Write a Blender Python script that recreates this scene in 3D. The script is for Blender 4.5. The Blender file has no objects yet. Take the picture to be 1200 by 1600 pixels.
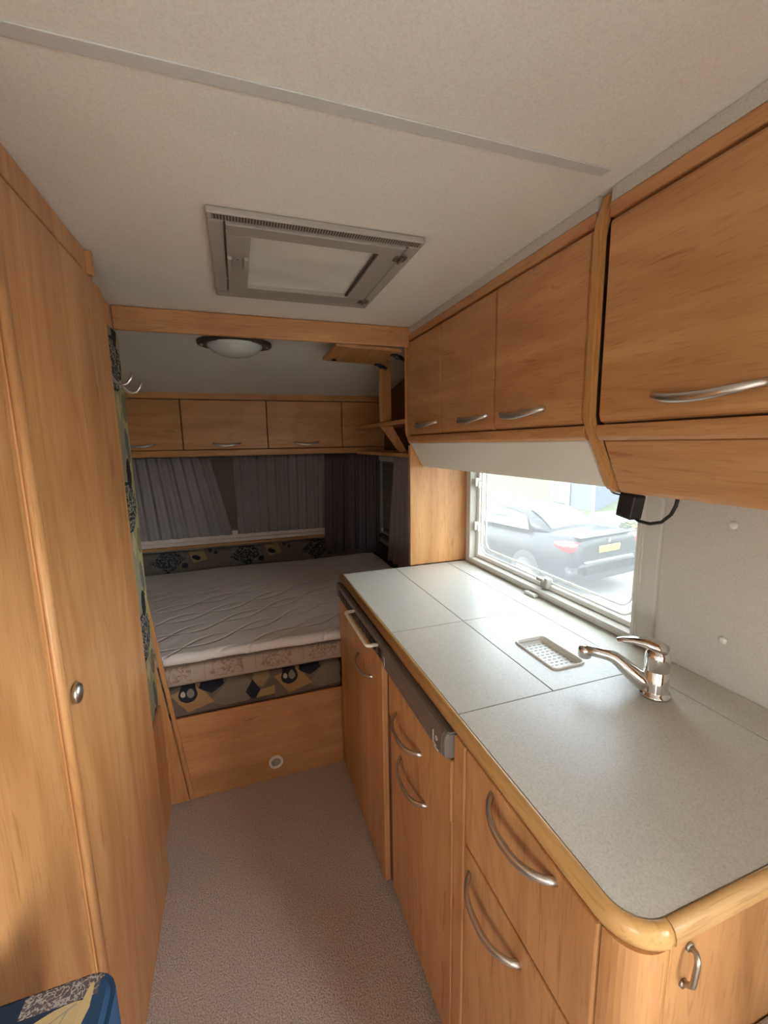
import bpy, bmesh, math, random
from mathutils import Vector, Matrix
random.seed(4)
C = bpy.context.scene.collection
SC = bpy.context.scene
PI = math.pi

# ------------------------------------------------------------------ camera
YAW, PITCH, ROLL, FPX = 0.326347595, -0.160594683, -0.0166485293, 660.883
fw = Vector((math.sin(YAW)*math.cos(PITCH), math.cos(YAW)*math.cos(PITCH), math.sin(PITCH)))
r0 = Vector((math.cos(YAW), -math.sin(YAW), 0)); u0 = r0.cross(fw)
rt = r0*math.cos(ROLL) + u0*math.sin(ROLL); up = -r0*math.sin(ROLL) + u0*math.cos(ROLL)
cd = bpy.data.cameras.new('camera'); cam = bpy.data.objects.new('camera', cd); C.objects.link(cam)
cd.sensor_fit = 'HORIZONTAL'; cd.sensor_width = 36; cd.lens = FPX*36/1200; cd.clip_start = .02; cd.clip_end = 500
M = Matrix(((rt.x, up.x, -fw.x, 0), (rt.y, up.y, -fw.y, 0), (rt.z, up.z, -fw.z, 1.45), (0, 0, 0, 1)))
cam.matrix_world = M
SC.camera = cam

# ------------------------------------------------------------------ world, sun, portals, exposure
W = bpy.data.worlds.new('World'); SC.world = W; W.use_nodes = True
nt = W.node_tree; bg = nt.nodes['Background']
sky = nt.nodes.new('ShaderNodeTexSky'); sky.sky_type = 'NISHITA'; sky.sun_disc = False
sky.sun_elevation = math.radians(48); sky.sun_rotation = math.radians(-80); sky.dust_density = 3.0
# bright broken cloud over the clear sky
gc_ = nt.nodes.new('ShaderNodeTexCoord'); cn = nt.nodes.new('ShaderNodeTexNoise'); cn.inputs['Scale'].default_value = 2.2; cn.inputs['Detail'].default_value = 6
cr_ = nt.nodes.new('ShaderNodeMapRange'); cr_.inputs[1].default_value = .30; cr_.inputs[2].default_value = .60; cr_.inputs[3].default_value = .75; cr_.inputs[4].default_value = 1.0
mx_ = nt.nodes.new('ShaderNodeMix'); mx_.data_type = 'RGBA'; mx_.inputs[7].default_value = (1.0, .972, .915, 1)
nt.links.new(gc_.outputs['Generated'], cn.inputs['Vector']); nt.links.new(cn.outputs[0], cr_.inputs[0]); nt.links.new(cr_.outputs[0], mx_.inputs[0])
nt.links.new(sky.outputs[0], mx_.inputs[6]); nt.links.new(mx_.outputs[2], bg.inputs[0]); bg.inputs[1].default_value = 6.0
sl = bpy.data.lights.new('sun_offscreen', 'SUN'); sl.energy = 0.8; sl.angle = math.radians(1.5); sl.color = (1, .95, .86)
so = bpy.data.objects.new('sun_offscreen', sl); C.objects.link(so); so.location = (-6, 0, 9)
so.rotation_euler = Vector((.62, .22, -.75)).to_track_quat('-Z', 'Y').to_euler()
def portal(name, loc, dirv, sx, sy):
    l = bpy.data.lights.new(name, 'AREA'); l.shape = 'RECTANGLE'; l.size = sx; l.size_y = sy; l.cycles.is_portal = True
    o = bpy.data.objects.new(name, l); C.objects.link(o); o.location = loc
    o.rotation_euler = Vector(dirv).to_track_quat('-Z', 'Z').to_euler(); return o
portal('kitchen_window_portal', (1.10, 1.26, 1.13), (-1, 0, 0), .95, .48)
portal('dinette_window_portal_offscreen', (1.10, -1.225, 1.325), (-1, 0, 0), .98, .78)
portal('dinette_side_window_portal_offscreen', (-1.18, -1.40, 1.175), (1, 0, 0), .44, .5)
SC.view_settings.view_transform = 'Standard'; SC.view_settings.look = 'None'
SC.view_settings.gamma = 1; SC.view_settings.use_curve_mapping = False
SC.view_settings.exposure = 2.9
SC.cycles.max_bounces = 10; SC.cycles.diffuse_bounces = 6; SC.cycles.transparent_max_bounces = 12
SC.cycles.caustics_reflective = False; SC.cycles.caustics_refractive = False
SC.cycles.sample_clamp_indirect = 6

# ------------------------------------------------------------------ materials
def newmat(name):
    m = bpy.data.materials.new(name); m.use_nodes = True
    return m, m.node_tree, m.node_tree.nodes['Principled BSDF']
def N(t, kind, **k):
    n = t.nodes.new(kind)
    for a, v in k.items(): setattr(n, a, v)
    return n
def plain(name, col, rough=.5, metal=0, spec=.5, coat=0, emit=None):
    m, t, p = newmat(name)
    p.inputs['Base Color'].default_value = (*col, 1); p.inputs['Roughness'].default_value = rough
    p.inputs['Metallic'].default_value = metal; p.inputs['Specular IOR Level'].default_value = spec
    p.inputs['Coat Weight'].default_value = coat
    return m
def ramp(t, stops, interp='LINEAR'):
    n = N(t, 'ShaderNodeValToRGB'); cr = n.color_ramp; cr.interpolation = interp
    while len(cr.elements) < len(stops): cr.elements.new(.5)
    for e, (p, c) in zip(cr.elements, stops): e.position = p; e.color = (*c, 1)
    return n
def bump(t, p, h, strength, dist=.002):
    b = N(t, 'ShaderNodeBump'); b.inputs['Strength'].default_value = strength; b.inputs['Distance'].default_value = dist
    t.links.new(h, b.inputs['Height']); t.links.new(b.outputs[0], p.inputs['Normal'])
def wood(name, axis, lo=(.46, .222, .082), hi=(.63, .335, .14), rough=.38, knots=True):
    m, t, p = newmat(name); L = t.links.new
    tc = N(t, 'ShaderNodeTexCoord')
    def mapped(along, across):
        s = [across]*3; s['xyz'.index(axis)] = along
        mp = N(t, 'ShaderNodeMapping'); mp.inputs['Scale'].default_value = s
        L(tc.outputs['Object'], mp.inputs[0]); return mp
    n1 = N(t, 'ShaderNodeTexNoise'); n1.inputs['Scale'].default_value = 1; n1.inputs['Detail'].default_value = 5
    n1.inputs['Distortion'].default_value = .6
    L(mapped(1.3, 15).outputs[0], n1.inputs['Vector'])
    rp = ramp(t, [(.30, lo), (.52, tuple((a+b)/2 for a, b in zip(lo, hi))), (.72, hi)]); L(n1.outputs[0], rp.inputs[0])
    # fine pores: short dark flecks along the grain
    n2 = N(t, 'ShaderNodeTexNoise'); n2.inputs['Scale'].default_value = 1; n2.inputs['Detail'].default_value = 3
    L(mapped(16, 240).outputs[0], n2.inputs['Vector'])
    r2 = ramp(t, [(.30, (.80, .76, .72)), (.46, (1, 1, 1))]); L(n2.outputs[0], r2.inputs[0])
    n3 = N(t, 'ShaderNodeTexNoise'); n3.inputs['Scale'].default_value = 1; n3.inputs['Detail'].default_value = 2; n3.inputs['Distortion'].default_value = 1.2
    L(mapped(5, 38).outputs[0], n3.inputs['Vector'])
    r3 = ramp(t, [(.26, (.68, .58, .50)), (.34, (1, 1, 1))]); L(n3.outputs[0], r3.inputs[0])
    mx = N(t, 'ShaderNodeMix', data_type='RGBA', blend_type='MULTIPLY'); mx.inputs[0].default_value = 1
    L(rp.outputs[0], mx.inputs[6]); L(r2.outputs[0], mx.inputs[7])
    mx2 = N(t, 'ShaderNodeMix', data_type='RGBA', blend_type='MULTIPLY'); mx2.inputs[0].default_value = .8 if knots else .3
    L(mx.outputs[2], mx2.inputs[6]); L(r3.outputs[0], mx2.inputs[7])
    # broad cathedral figure
    wv = N(t, 'ShaderNodeTexNoise'); wv.inputs['Scale'].default_value = 1; wv.inputs['Detail'].default_value = 1; wv.inputs['Distortion'].default_value = .3
    L(mapped(.55, 2.6).outputs[0], wv.inputs['Vector'])
    sn = N(t, 'ShaderNodeMath', operation='MULTIPLY'); L(wv.outputs[0], sn.inputs[0]); sn.inputs[1].default_value = 95
    si = N(t, 'ShaderNodeMath', operation='SINE'); L(sn.outputs[0], si.inputs[0])
    r4 = ramp(t, [(.0, (.86, .80, .74)), (.45, (1, 1, 1))]); mr = N(t, 'ShaderNodeMapRange'); mr.inputs[1].default_value = -1; L(si.outputs[0], mr.inputs[0]); L(mr.outputs[0], r4.inputs[0])
    mx3 = N(t, 'ShaderNodeMix', data_type='RGBA', blend_type='MULTIPLY'); mx3.inputs[0].default_value = .6 if knots else .25
    L(mx2.outputs[2], mx3.inputs[6]); L(r4.outputs[0], mx3.inputs[7])
    L(mx3.outputs[2], p.inputs['Base Color'])
    p.inputs['Roughness'].default_value = rough; p.inputs['Specular IOR Level'].default_value = .4
    bump(t, p, n2.outputs[0], .08, .0006)
    return m
def speckle(name, base, dark, scale, amount=.5, rough=.5, bmp=0, light=None, detail=2, bdist=.002, spec=.5):
    m, t, p = newmat(name); L = t.links.new
    tc = N(t, 'ShaderNodeTexCoord'); n = N(t, 'ShaderNodeTexNoise'); n.inputs['Scale'].default_value = scale; n.inputs['Detail'].default_value = detail
    L(tc.outputs['Object'], n.inputs['Vector'])
    st = [(.5-amount*.32, dark), (.5, base), (.5+amount*.32, light or base)]
    rp = ramp(t, st); L(n.outputs[0], rp.inputs[0]); L(rp.outputs[0], p.inputs['Base Color'])
    p.inputs['Roughness'].default_value = rough; p.inputs['Specular IOR Level'].default_value = spec
    if bmp: bump(t, p, n.outputs[0], bmp, bdist)
    return m
def pattern(name, axes, base, shapes, period=(.36, .5), off=(0, 0), rough=.9, weave=900, jitter=.005, scr=60):
    """printed fabric: ellipses/diamonds/boxes repeated over a plane given by two object axes"""
    m, t, p = newmat(name); L = t.links.new
    tc = N(t, 'ShaderNodeTexCoord'); sp = N(t, 'ShaderNodeSeparateXYZ'); L(tc.outputs['Object'], sp.inputs[0])
    nz = N(t, 'ShaderNodeTexNoise'); nz.inputs['Scale'].default_value = 60; nz.inputs['Detail'].default_value = 2; L(tc.outputs['Object'], nz.inputs['Vector'])
    def mth(op, a, b=None, c=None):
        n = N(t, 'ShaderNodeMath', operation=op)
        for i, v in enumerate((a, b, c)):
            if v is None: continue
            if isinstance(v, (int, float)): n.inputs[i].default_value = v
            else: L(v, n.inputs[i])
        return n.outputs[0]
    n2 = N(t, 'ShaderNodeTexNoise'); n2.inputs['Scale'].default_value = scr; n2.inputs['Detail'].default_value = 2; L(tc.outputs['Object'], n2.inputs['Vector'])
    jit = mth('MULTIPLY', mth('SUBTRACT', nz.outputs[0], .5), jitter)
    ax = []
    for k, a in enumerate(axes):
        v = mth('ADD', mth('ADD', sp.outputs['XYZ'.index(a)], off[k]), jit)
        ax.append(mth('WRAP', v, period[k], 0.0))
    col = None
    rgb = N(t, 'ShaderNodeRGB'); rgb.outputs[0].default_value = (*base, 1); col = rgb.outputs[0]
    for (kind, cu, cv, ru, rv, ang, c) in shapes:
        du = mth('SUBTRACT', ax[0], cu*period[0]); dv = mth('SUBTRACT', ax[1], cv*period[1])
        ca, sa = math.cos(ang), math.sin(ang)
        x = mth('ADD', mth('MULTIPLY', du, ca/ru), mth('MULTIPLY', dv, sa/ru))
        y = mth('ADD', mth('MULTIPLY', du, -sa/rv), mth('MULTIPLY', dv, ca/rv))
        if kind == 'e': d = mth('ADD', mth('MULTIPLY', x, x), mth('MULTIPLY', y, y))
        elif kind == 'd': d = mth('ADD', mth('ABSOLUTE', x), mth('ABSOLUTE', y))
        else: d = mth('MAXIMUM', mth('ABSOLUTE', x), mth('ABSOLUTE', y))
        k = mth('LESS_THAN', d, 1.0)
        if kind == 's':   # scribble: only where a wavy noise line runs
            k = mth('MULTIPLY', k, mth('LESS_THAN', mth('ABSOLUTE', mth('SUBTRACT', n2.outputs[0], .5)), .04))
        mx = N(t, 'ShaderNodeMix', data_type='RGBA'); L(k, mx.inputs[0]); L(col, mx.inputs[6]); mx.inputs[7].default_value = (*c, 1); col = mx.outputs[2]
    L(col, p.inputs['Base Color']); p.inputs['Roughness'].default_value = rough; p.inputs['Specular IOR Level'].default_value = .15
    wv = N(t, 'ShaderNodeTexNoise'); wv.inputs['Scale'].default_value = weave; L(tc.outputs['Object'], wv.inputs['Vector']); bump(t, p, wv.outputs[0], .3, .001)
    return m

WX, WY, WZ = wood('wood_grain_x', 'x'), wood('wood_grain_y', 'y'), wood('wood_grain_z', 'z')
WZL = wood('wood_wardrobe', 'z', lo=(.46, .222, .082), hi=(.63, .335, .14))
RIM = wood('wood_rim', 'y', lo=(.50, .27, .085), hi=(.62, .37, .145), rough=.3, knots=False)
RIMX = wood('wood_rim_end', 'x', lo=(.50, .28, .10), hi=(.62, .38, .16), rough=.3, knots=False)
RIMZ = wood('wood_rib', 'z', lo=(.46, .235, .075), hi=(.58, .32, .12), rough=.3, knots=False)
CARC = plain('carcass_brown', (.16, .075, .032), .7)
CEIL = speckle('ceiling_vinyl', (.73, .73, .685), (.64, .64, .60), 300, 1, .75, .1, (.78, .78, .735))
CEIL2 = speckle('ceiling_strip_grey', (.54, .56, .55), (.50, .52, .51), 90, .8, .7)
WALL = speckle('wall_vinyl', (.56, .54, .50), (.48, .46, .42), 330, 1, .7, .1, (.62, .60, .55))
MESHG = speckle('mesh_grey', (.56, .54, .50), (.36, .35, .32), 420, .9, .8)
CARPET = speckle('carpet', (.52, .445, .41), (.19, .15, .135), 230, 1.0, 1, .9, (.72, .64, .60), 6, .006, .1)
TOP = speckle('worktop_laminate', (.60, .595, .55), (.46, .445, .40), 360, 1.0, .34, .04, (.68, .68, .64), 3)
NICK = plain('satin_nickel', (.62, .60, .57), .32, 1)
CHROME = plain('chrome', (.72, .71, .70), .09, 1)
STEEL = plain('worn_steel', (.42, .38, .31), .38, 1)
GREYP = plain('hatch_grey_plastic', (.36, .345, .315), .5)
GREYP2 = plain('hatch_grey_plastic_inner', (.33, .315, .29), .5)
WHITEP = plain('white_plastic', (.74, .73, .69), .4)
FRAMEP = plain('window_frame_plastic', (.58, .57, .53), .45)
CREAM = plain('cream_enamel', (.72, .68, .60), .4)
PEL = plain('pelmet_cream', (.74, .73, .66), .45)
BRONZE = plain('panel_bronze_grey', (.20, .165, .145), .38, .35)
BLACK = plain('black_plastic', (.012, .011, .013), .45)
DKBR = plain('dark_brown_plastic', (.06, .045, .035), .4)
WHITEM = plain('white_mark', (.75, .74, .72), .5)
OPAL = plain('opal_glass', (.62, .68, .66), .25, coat=.4)

def quilt():
    m, t, p = newmat('quilted_topper'); L = t.links.new
    p.inputs['Base Color'].default_value = (.78, .74, .73, 1); p.inputs['Roughness'].default_value = .95; p.inputs['Specular IOR Level'].default_value = .1
    tc = N(t, 'ShaderNodeTexCoord'); mp = N(t, 'ShaderNodeMapping'); mp.inputs['Rotation'].default_value = (0, 0, -.42)
    L(tc.outputs['Object'], mp.inputs[0])
    hs = []
    for sgn in (0, PI):
        w = N(t, 'ShaderNodeTexWave', wave_type='BANDS', bands_direction='Y', wave_profile='SIN')
        sp = N(t, 'ShaderNodeSeparateXYZ'); L(mp.outputs[0], sp.inputs[0])
        a = N(t, 'ShaderNodeMath', operation='MULTIPLY'); L(sp.outputs[0], a.inputs[0]); a.inputs[1].default_value = 14
        s = N(t, 'ShaderNodeMath', operation='SINE'); b = N(t, 'ShaderNodeMath', operation='ADD'); L(a.outputs[0], b.inputs[0]); b.inputs[1].default_value = sgn; L(b.outputs[0], s.inputs[0])
        c = N(t, 'ShaderNodeMath', operation='MULTIPLY_ADD'); L(s.outputs[0], c.inputs[0]); c.inputs[1].default_value = .036; L(sp.outputs[1], c.inputs[2])
        d = N(t, 'ShaderNodeMath', operation='PINGPONG'); L(c.outputs[0], d.inputs[0]); d.inputs[1].default_value = .08
        e = N(t, 'ShaderNodeMath', operation='MULTIPLY'); L(d.outputs[0], e.inputs[0]); e.inputs[1].default_value = 90
        f = N(t, 'ShaderNodeMath', operation='MINIMUM'); L(e.outputs[0], f.inputs[0]); f.inputs[1].default_value = 1
        hs.append(f.outputs[0]); t.nodes.remove(w)
    mn = N(t, 'ShaderNodeMath', operation='MINIMUM'); L(hs[0], mn.inputs[0]); L(hs[1], mn.inputs[1])
    nz = N(t, 'ShaderNodeTexNoise'); nz.inputs['Scale'].default_value = 9; L(tc.outputs['Object'], nz.inputs['Vector'])
    ad = N(t, 'ShaderNodeMath', operation='MULTIPLY_ADD'); L(nz.outputs[0], ad.inputs[0]); ad.inputs[1].default_value = 1.6; L(mn.outputs[0], ad.inputs[2])
    bump(t, p, ad.outputs[0], .75, .007)
    return m
QUILT = quilt()
NAVY, KHAKI, OLIVE, GRYB, SAND, RUST = (.020, .024, .036), (.26, .20, .10), (.17, .15, .085), (.15, .125, .105), (.34, .21, .10), (.27, .13, .05)
FAB_BED = pattern('fabric_bed_front', 'XZ', (.15, .12, .10), [
    ('d', .62, .55, .11, .075, .2, (.20, .165, .135)), ('d', .2, .62, .085, .06, -.35, SAND), ('e', .16, .78, .035, .035, 0, NAVY),
    ('e', .185, .80, .014, .018, 0, (.20, .19, .15)), ('e', .115, .80, .009, .012, 0, (.40, .37, .32)),
    ('d', .38, .93, .05, .03, 0, NAVY), ('b', .92, .35, .045, .02, .15, (.33, .25, .11)), ('d', .86, .88, .04, .04, .2, (.28, .20, .12)), ('d', .78, .5, .03, .05, 0, NAVY),
    ('b', .5, .02, .3, .018, .05, (.10, .075, .07))], period=(.40, .125), off=(.32, 0))
FAB_BACK = pattern('fabric_back_cushion', 'XZ', (.15, .12, .105), [
    ('d', .25, .45, .11, .09, .1, NAVY), ('s', .25, .45, .10, .08, 0, (.18, .165, .14)), ('d', .62, .6, .07, .06, -.5, (.30, .22, .11)),
    ('e', .60, .5, .028, .016, -.4, (.02, .02, .03)), ('e', .78, .75, .012, .012, 0, (.03, .03, .04)), ('e', .85, .65, .012, .012, 0, (.035, .03, .04)), ('e', .45, .2, .02, .02, 0, (.02, .025, .04))],
    period=(.50, .16), off=(.62, -.12))
FAB_PAD = pattern('fabric_wall_pad', 'YZ', (.27, .25, .17), [
    ('b', .9, .5, .05, .6, 0, (.36, .31, .15)), ('e', .55, .18, .10, .085, .2, NAVY), ('s', .55, .18, .09, .075, 0, (.36, .34, .26)), ('e', .72, .42, .03, .05, 0, NAVY), ('e', .8, .62, .022, .06, .2, (.12, .13, .13)),
    ('d', .3, .7, .05, .16, 0, (.15, .145, .15)), ('b', .06, .5, .02, .5, 0, (.10, .12, .16)), ('e', .85, .9, .03, .05, 0, (.17, .16, .10)), ('d', .6, .9, .03, .05, 0, (.42, .36, .19))],
    period=(.29, .46), off=(.14, .22), jitter=.02)
FAB_BENCH = pattern('fabric_bench_cushion', 'XY', (.020, .034, .065), [
    ('b', .720, .52, .014, .04, 0, (.024, .058, .12)), ('b', .680, .540, .036, .016, 0, (.10, .085, .095)), ('s', .680, .540, .036, .016, 0, (.34, .32, .30)), ('e', .676, .506, .036, .015, .28, (.46, .37, .19)),
    ('e', .706, .515, .0045, .022, -.12, (.48, .39, .20)), ('b', .67, .508, .03, .0008, .45, (.25, .27, .20)), ('b', .685, .505, .0008, .014, -.4, (.25, .27, .20))],
    period=(1, 1), off=(.5, .5), jitter=.003, scr=170)
MATT = pattern('mattress_ticking', 'XZ', (.44, .36, .30), [
    ('d', .2, .5, .012, .010, 0, (.33, .23, .17)), ('d', .75, .75, .012, .008, 0, (.33, .23, .17)), ('s', .5, .6, .06, .03, 0, (.30, .21, .17)), ('b', .4, .3, .035, .0015, 0, (.34, .25, .2)), ('b', .05, .6, .0015, .03, 0, (.34, .25, .2))],
    period=(.20, .085), off=(0, 0), weave=300)
DKCLOTH = speckle('dark_cushion', (.05, .042, .045), (.02, .018, .02), 60, 1, .95, .2)
def cloth(name, col, alpha=1.0, trans=0.0):
    m, t, p = newmat(name); L = t.links.new
    p.inputs['Base Color'].default_value = (*col, 1); p.inputs['Roughness'].default_value = .95; p.inputs['Specular IOR Level'].default_value = .05
    nz = N(t, 'ShaderNodeTexNoise'); nz.inputs['Scale'].default_value = 500; bump(t, p, nz.outputs[0], .15, .001)
    if alpha < 1:
        tr = N(t, 'ShaderNodeBsdfTransparent'); mx = N(t, 'ShaderNodeMixShader'); mx.inputs[0].default_value = alpha
        L(tr.outputs[0], mx.inputs[1]); L(p.outputs[0], mx.inputs[2]); L(mx.outputs[0], t.nodes['Material Output'].inputs[0])
    return m
SHEER = cloth('sheer_net', (.42, .38, .38), .55)
PLUM = cloth('plum_curtain', (.115, .092, .105))
GREYC = cloth('grey_curtain', (.25, .21, .21))
BLINDC = cloth('blind_cloth', (.16, .135, .12))
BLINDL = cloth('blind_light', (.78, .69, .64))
def acrylic():
    m, t, p = newmat('hazy_acrylic'); L = t.links.new
    tr = N(t, 'ShaderNodeBsdfTransparent'); tr.inputs[0].default_value = (.38, .40, .40, 1)
    tl = N(t, 'ShaderNodeBsdfTranslucent'); tl.inputs[0].default_value = (.93, .96, .98, 1)
    gl = N(t, 'ShaderNodeBsdfGlossy'); gl.inputs['Roughness'].default_value = .05
    m1 = N(t, 'ShaderNodeMixShader'); m1.inputs[0].default_value = .028; L(tr.outputs[0], m1.inputs[1]); L(tl.outputs[0], m1.inputs[2])
    m2 = N(t, 'ShaderNodeMixShader'); m2.inputs[0].default_value = .05; L(m1.outputs[0], m2.inputs[1]); L(gl.outputs[0], m2.inputs[2])
    L(m2.outputs[0], t.nodes['Material Output'].inputs[0]); return m
ACRYL = acrylic()
EDGE = plain('acrylic_edge', (.82, .85, .84), .6)

# ------------------------------------------------------------------ mesh helpers
ORG = {}
def org(o): return ORG.get(o.name, Vector((0, 0, 0)))
def link(name, me, mat, parent=None):
    for m in (mat if isinstance(mat, (list, tuple)) else [mat]): me.materials.append(m)
    o = bpy.data.objects.new(name, me); C.objects.link(o)
    if parent is not None:
        w = org(parent); me.transform(Matrix.Translation(-w)); o.parent = parent; ORG[o.name] = w
    return o
def rebase(o, loc):
    """put a single-mesh thing's origin at loc"""
    loc = Vector(loc); o.data.transform(Matrix.Translation(-loc)); o.location = loc; ORG[o.name] = loc; return o
def tag(o, label, cat, group=None, kind=None):
    o['label'] = label; o['category'] = cat
    if group: o['group'] = group
    if kind: o['kind'] = kind
    return o
def thing(name, label, cat, loc, group=None):
    o = bpy.data.objects.new(name, None); C.objects.link(o); o.location = loc; ORG[o.name] = Vector(loc); o.empty_display_size = .05
    return tag(o, label, cat, group)
def struct(o, label=None, cat=None):
    o['kind'] = 'structure'
    if label: o['label'] = label
    if cat: o['category'] = cat
    return o
class MB:
    def __init__(s): s.bm = bmesh.new()
    def box(s, x0, x1, y0, y1, z0, z1, bev=0, seg=2, mat=0):
        b = bmesh.new(); bmesh.ops.create_cube(b, size=1)
        for v in b.verts: v.co = Vector(((x0+x1)/2+v.co.x*(x1-x0), (y0+y1)/2+v.co.y*(y1-y0), (z0+z1)/2+v.co.z*(z1-z0)))
        if bev: bmesh.ops.bevel(b, geom=list(b.edges), offset=bev, segments=seg, profile=.5, affect='EDGES')
        return s.add(b, mat)
    def add(s, b, mat=0, M=None):
        if M is not None: bmesh.ops.transform(b, matrix=M, verts=b.verts)
        for f in b.faces: f.material_index = mat
        me = bpy.data.meshes.new('t'); b.to_mesh(me); b.free(); s.bm.from_mesh(me); bpy.data.meshes.remove(me); return s
    def prism(s, pts, axis, a0, a1, bev=0, mat=0, seg=2):
        """pts: 2-D polygon in the plane normal to axis (x: (y,z); y: (x,z); z: (x,y)), extruded from a0 to a1"""
        b = bmesh.new()
        def P(p, a): return {'x': (a, p[0], p[1]), 'y': (p[0], a, p[1]), 'z': (p[0], p[1], a)}[axis]
        lo = [b.verts.new(P(p, a0)) for p in pts]; hi = [b.verts.new(P(p, a1)) for p in pts]
        b.faces.new(lo); b.faces.new(hi); n = len(pts)
        for i in range(n): b.faces.new((lo[i], lo[(i+1) % n], hi[(i+1) % n], hi[i]))
        bmesh.ops.recalc_face_normals(b, faces=b.faces)
        if bev: bmesh.ops.bevel(b, geom=[e for e in b.edges if len(e.link_faces) == 2 and e.calc_face_angle(0) > .5], offset=bev, segments=seg, affect='EDGES')
        return s.add(b, mat)
    def tube(s, path, rad, n=10, closed=False, squash=None, mat=0, caps=True):
        """rad: number or list; squash: (axis vector, factor) flattens the section along that axis"""
        b = bmesh.new(); P = [Vector(p) for p in path]; k = len(P); rings = []
        up_ = None
        for i in range(k):
            if closed: tdir = (P[(i+1) % k]-P[i-1]).normalized()
            else: tdir = (P[min(i+1, k-1)]-P[max(i-1, 0)]).normalized()
            if up_ is None:
                up_ = Vector((0, 0, 1)) if abs(tdir.z) < .9 else Vector((1, 0, 0))
            a = (up_ - tdir*up_.dot(tdir)).normalized(); up_ = a; c = tdir.cross(a)
            r = rad[i] if isinstance(rad, (list, tuple)) else rad; ring = []
            for j in range(n):
                w = 2*PI*j/n; d = a*math.cos(w)*r + c*math.sin(w)*r
                if squash: d = d - Vector(squash[0])*(d.dot(Vector(squash[0])))*(1-squash[1])
                ring.append(b.verts.new(P[i]+d))
            rings.append(ring)
        for i in range(k if closed else k-1):
            A, B = rings[i], rings[(i+1) % k]
            for j in range(n): b.faces.new((A[j], A[(j+1) % n], B[(j+1) % n], B[j]))
        if caps and not closed: b.faces.new(rings[0][::-1]); b.faces.new(rings[-1])
        bmesh.ops.recalc_face_normals(b, faces=b.faces)
        for f in b.faces: f.smooth = True
        return s.add(b, mat)
    def lathe(s, prof, loc, axis=(0, 0, 1), n=24, mat=0):
        b = bmesh.new(); rings = []
        for r, h in prof:
            rings.append([b.verts.new((r*math.cos(2*PI*j/n), r*math.sin(2*PI*j/n), h)) for j in range(n)] if r > 1e-5 else [b.verts.new((0, 0, h))])
        for A, B in zip(rings, rings[1:]):
            for j in range(n):
                if len(A) == 1 and len(B) == 1: continue
                if len(A) == 1: b.faces.new((A[0], B[j], B[(j+1) % n]))
                elif len(B) == 1: b.faces.new((A[j], A[(j+1) % n], B[0]))
                else: b.faces.new((A[j], A[(j+1) % n], B[(j+1) % n], B[j]))
        bmesh.ops.recalc_face_normals(b, faces=b.faces)
        for f in b.faces: f.smooth = True
        q = Vector(axis).to_track_quat('Z', 'Y').to_matrix().to_4x4()
        return s.add(b, mat, Matrix.Translation(Vector(loc)) @ q)
    def grid(s, fn, nu, nv, mat=0, smooth=True):
        b = bmesh.new(); V = [[b.verts.new(fn(i/nu, j/nv)) for j in range(nv+1)] for i in range(nu+1)]
        for i in range(nu):
            for j in range(nv):
                f = b.faces.new((V[i][j], V[i+1][j], V[i+1][j+1], V[i][j+1])); f.smooth = smooth
        return s.add(b, mat)
    def build(s, name, mat, parent=None, smooth=False):
        bmesh.ops.recalc_face_normals(s.bm, faces=s.bm.faces)
        me = bpy.data.meshes.new(name); s.bm.to_mesh(me); s.bm.free()
        if smooth: 
            for p in me.polygons: p.use_smooth = True
        return link(name, me, mat, parent)
def B(name, mat, parent, x0, x1, y0, y1, z0, z1, bev=.002, seg=2):
    return MB().box(x0, x1, y0, y1, z0, z1, bev, seg).build(name, mat, parent)
def arc(cx, cy, r, a0, a1, n=8): return [(cx+r*math.cos(a0+(a1-a0)*i/n), cy+r*math.sin(a0+(a1-a0)*i/n)) for i in range(n+1)]
def rrect(u0, u1, v0, v1, r, n=6):
    return arc(u1-r, v1-r, r, 0, PI/2, n)+arc(u0+r, v1-r, r, PI/2, PI, n)+arc(u0+r, v0+r, r, PI, 1.5*PI, n)+arc(u1-r, v0+r, r, 1.5*PI, 2*PI, n)
def solid_wall(name, axis, a0, a1, u0, u1, v0, v1, holes, mat):
    """wall slab normal to axis with rectangular holes (u0,u1,v0,v1), one mesh"""
    us = sorted({u0, u1, *[h[0] for h in holes], *[h[1] for h in holes]}); vs = sorted({v0, v1, *[h[2] for h in holes], *[h[3] for h in holes]})
    m = MB()
    for p, q in zip(us, us[1:]):
        for r, s_ in zip(vs, vs[1:]):
            cu, cv = (p+q)/2, (r+s_)/2
            if any(h[0] < cu < h[1] and h[2] < cv < h[3] for h in holes): continue
            if axis == 'x': m.box(a0, a1, p, q, r, s_)
            elif axis == 'y': m.box(p, q, a0, a1, r, s_)
            else: m.box(p, q, r, s_, a0, a1)
    bmesh.ops.remove_doubles(m.bm, verts=m.bm.verts, dist=1e-5)
    return m.build(name, mat)
def handle(parent, c, along, out, down, width, bow=.028, dip=.014, r=.0065, name='handle', mat=None):
    c, a, o, d = Vector(c), Vector(along), Vector(out), Vector(down); pts = []; rad = []
    n = 18
    for i in range(n+1):
        t = i/n*2-1; k = 1-t*t
        lift = bow*(1-abs(t)**3.2) - .004*(abs(t) > .99)
        pts.append(c + a*(t*width/2) + o*lift + d*(dip*(k-.4))); rad.append(r*(.75+.45*(1-abs(t)**2)) if abs(t) < .93 else r*.95)
    return MB().tube(pts, rad, 10, squash=(o, .62)).build(name, mat or NICK, parent)

# ================================================================== SHELL
RW, LW, YB, YF, ZC = 1.01, -1.10, 3.20, -1.78, 1.925
fl = MB().box(LW, RW+.03, YF, YB, -.05, 0).build('floor', CARPET); struct(fl, 'brown-grey speckled carpet floor of the aisle', 'floor')
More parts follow.
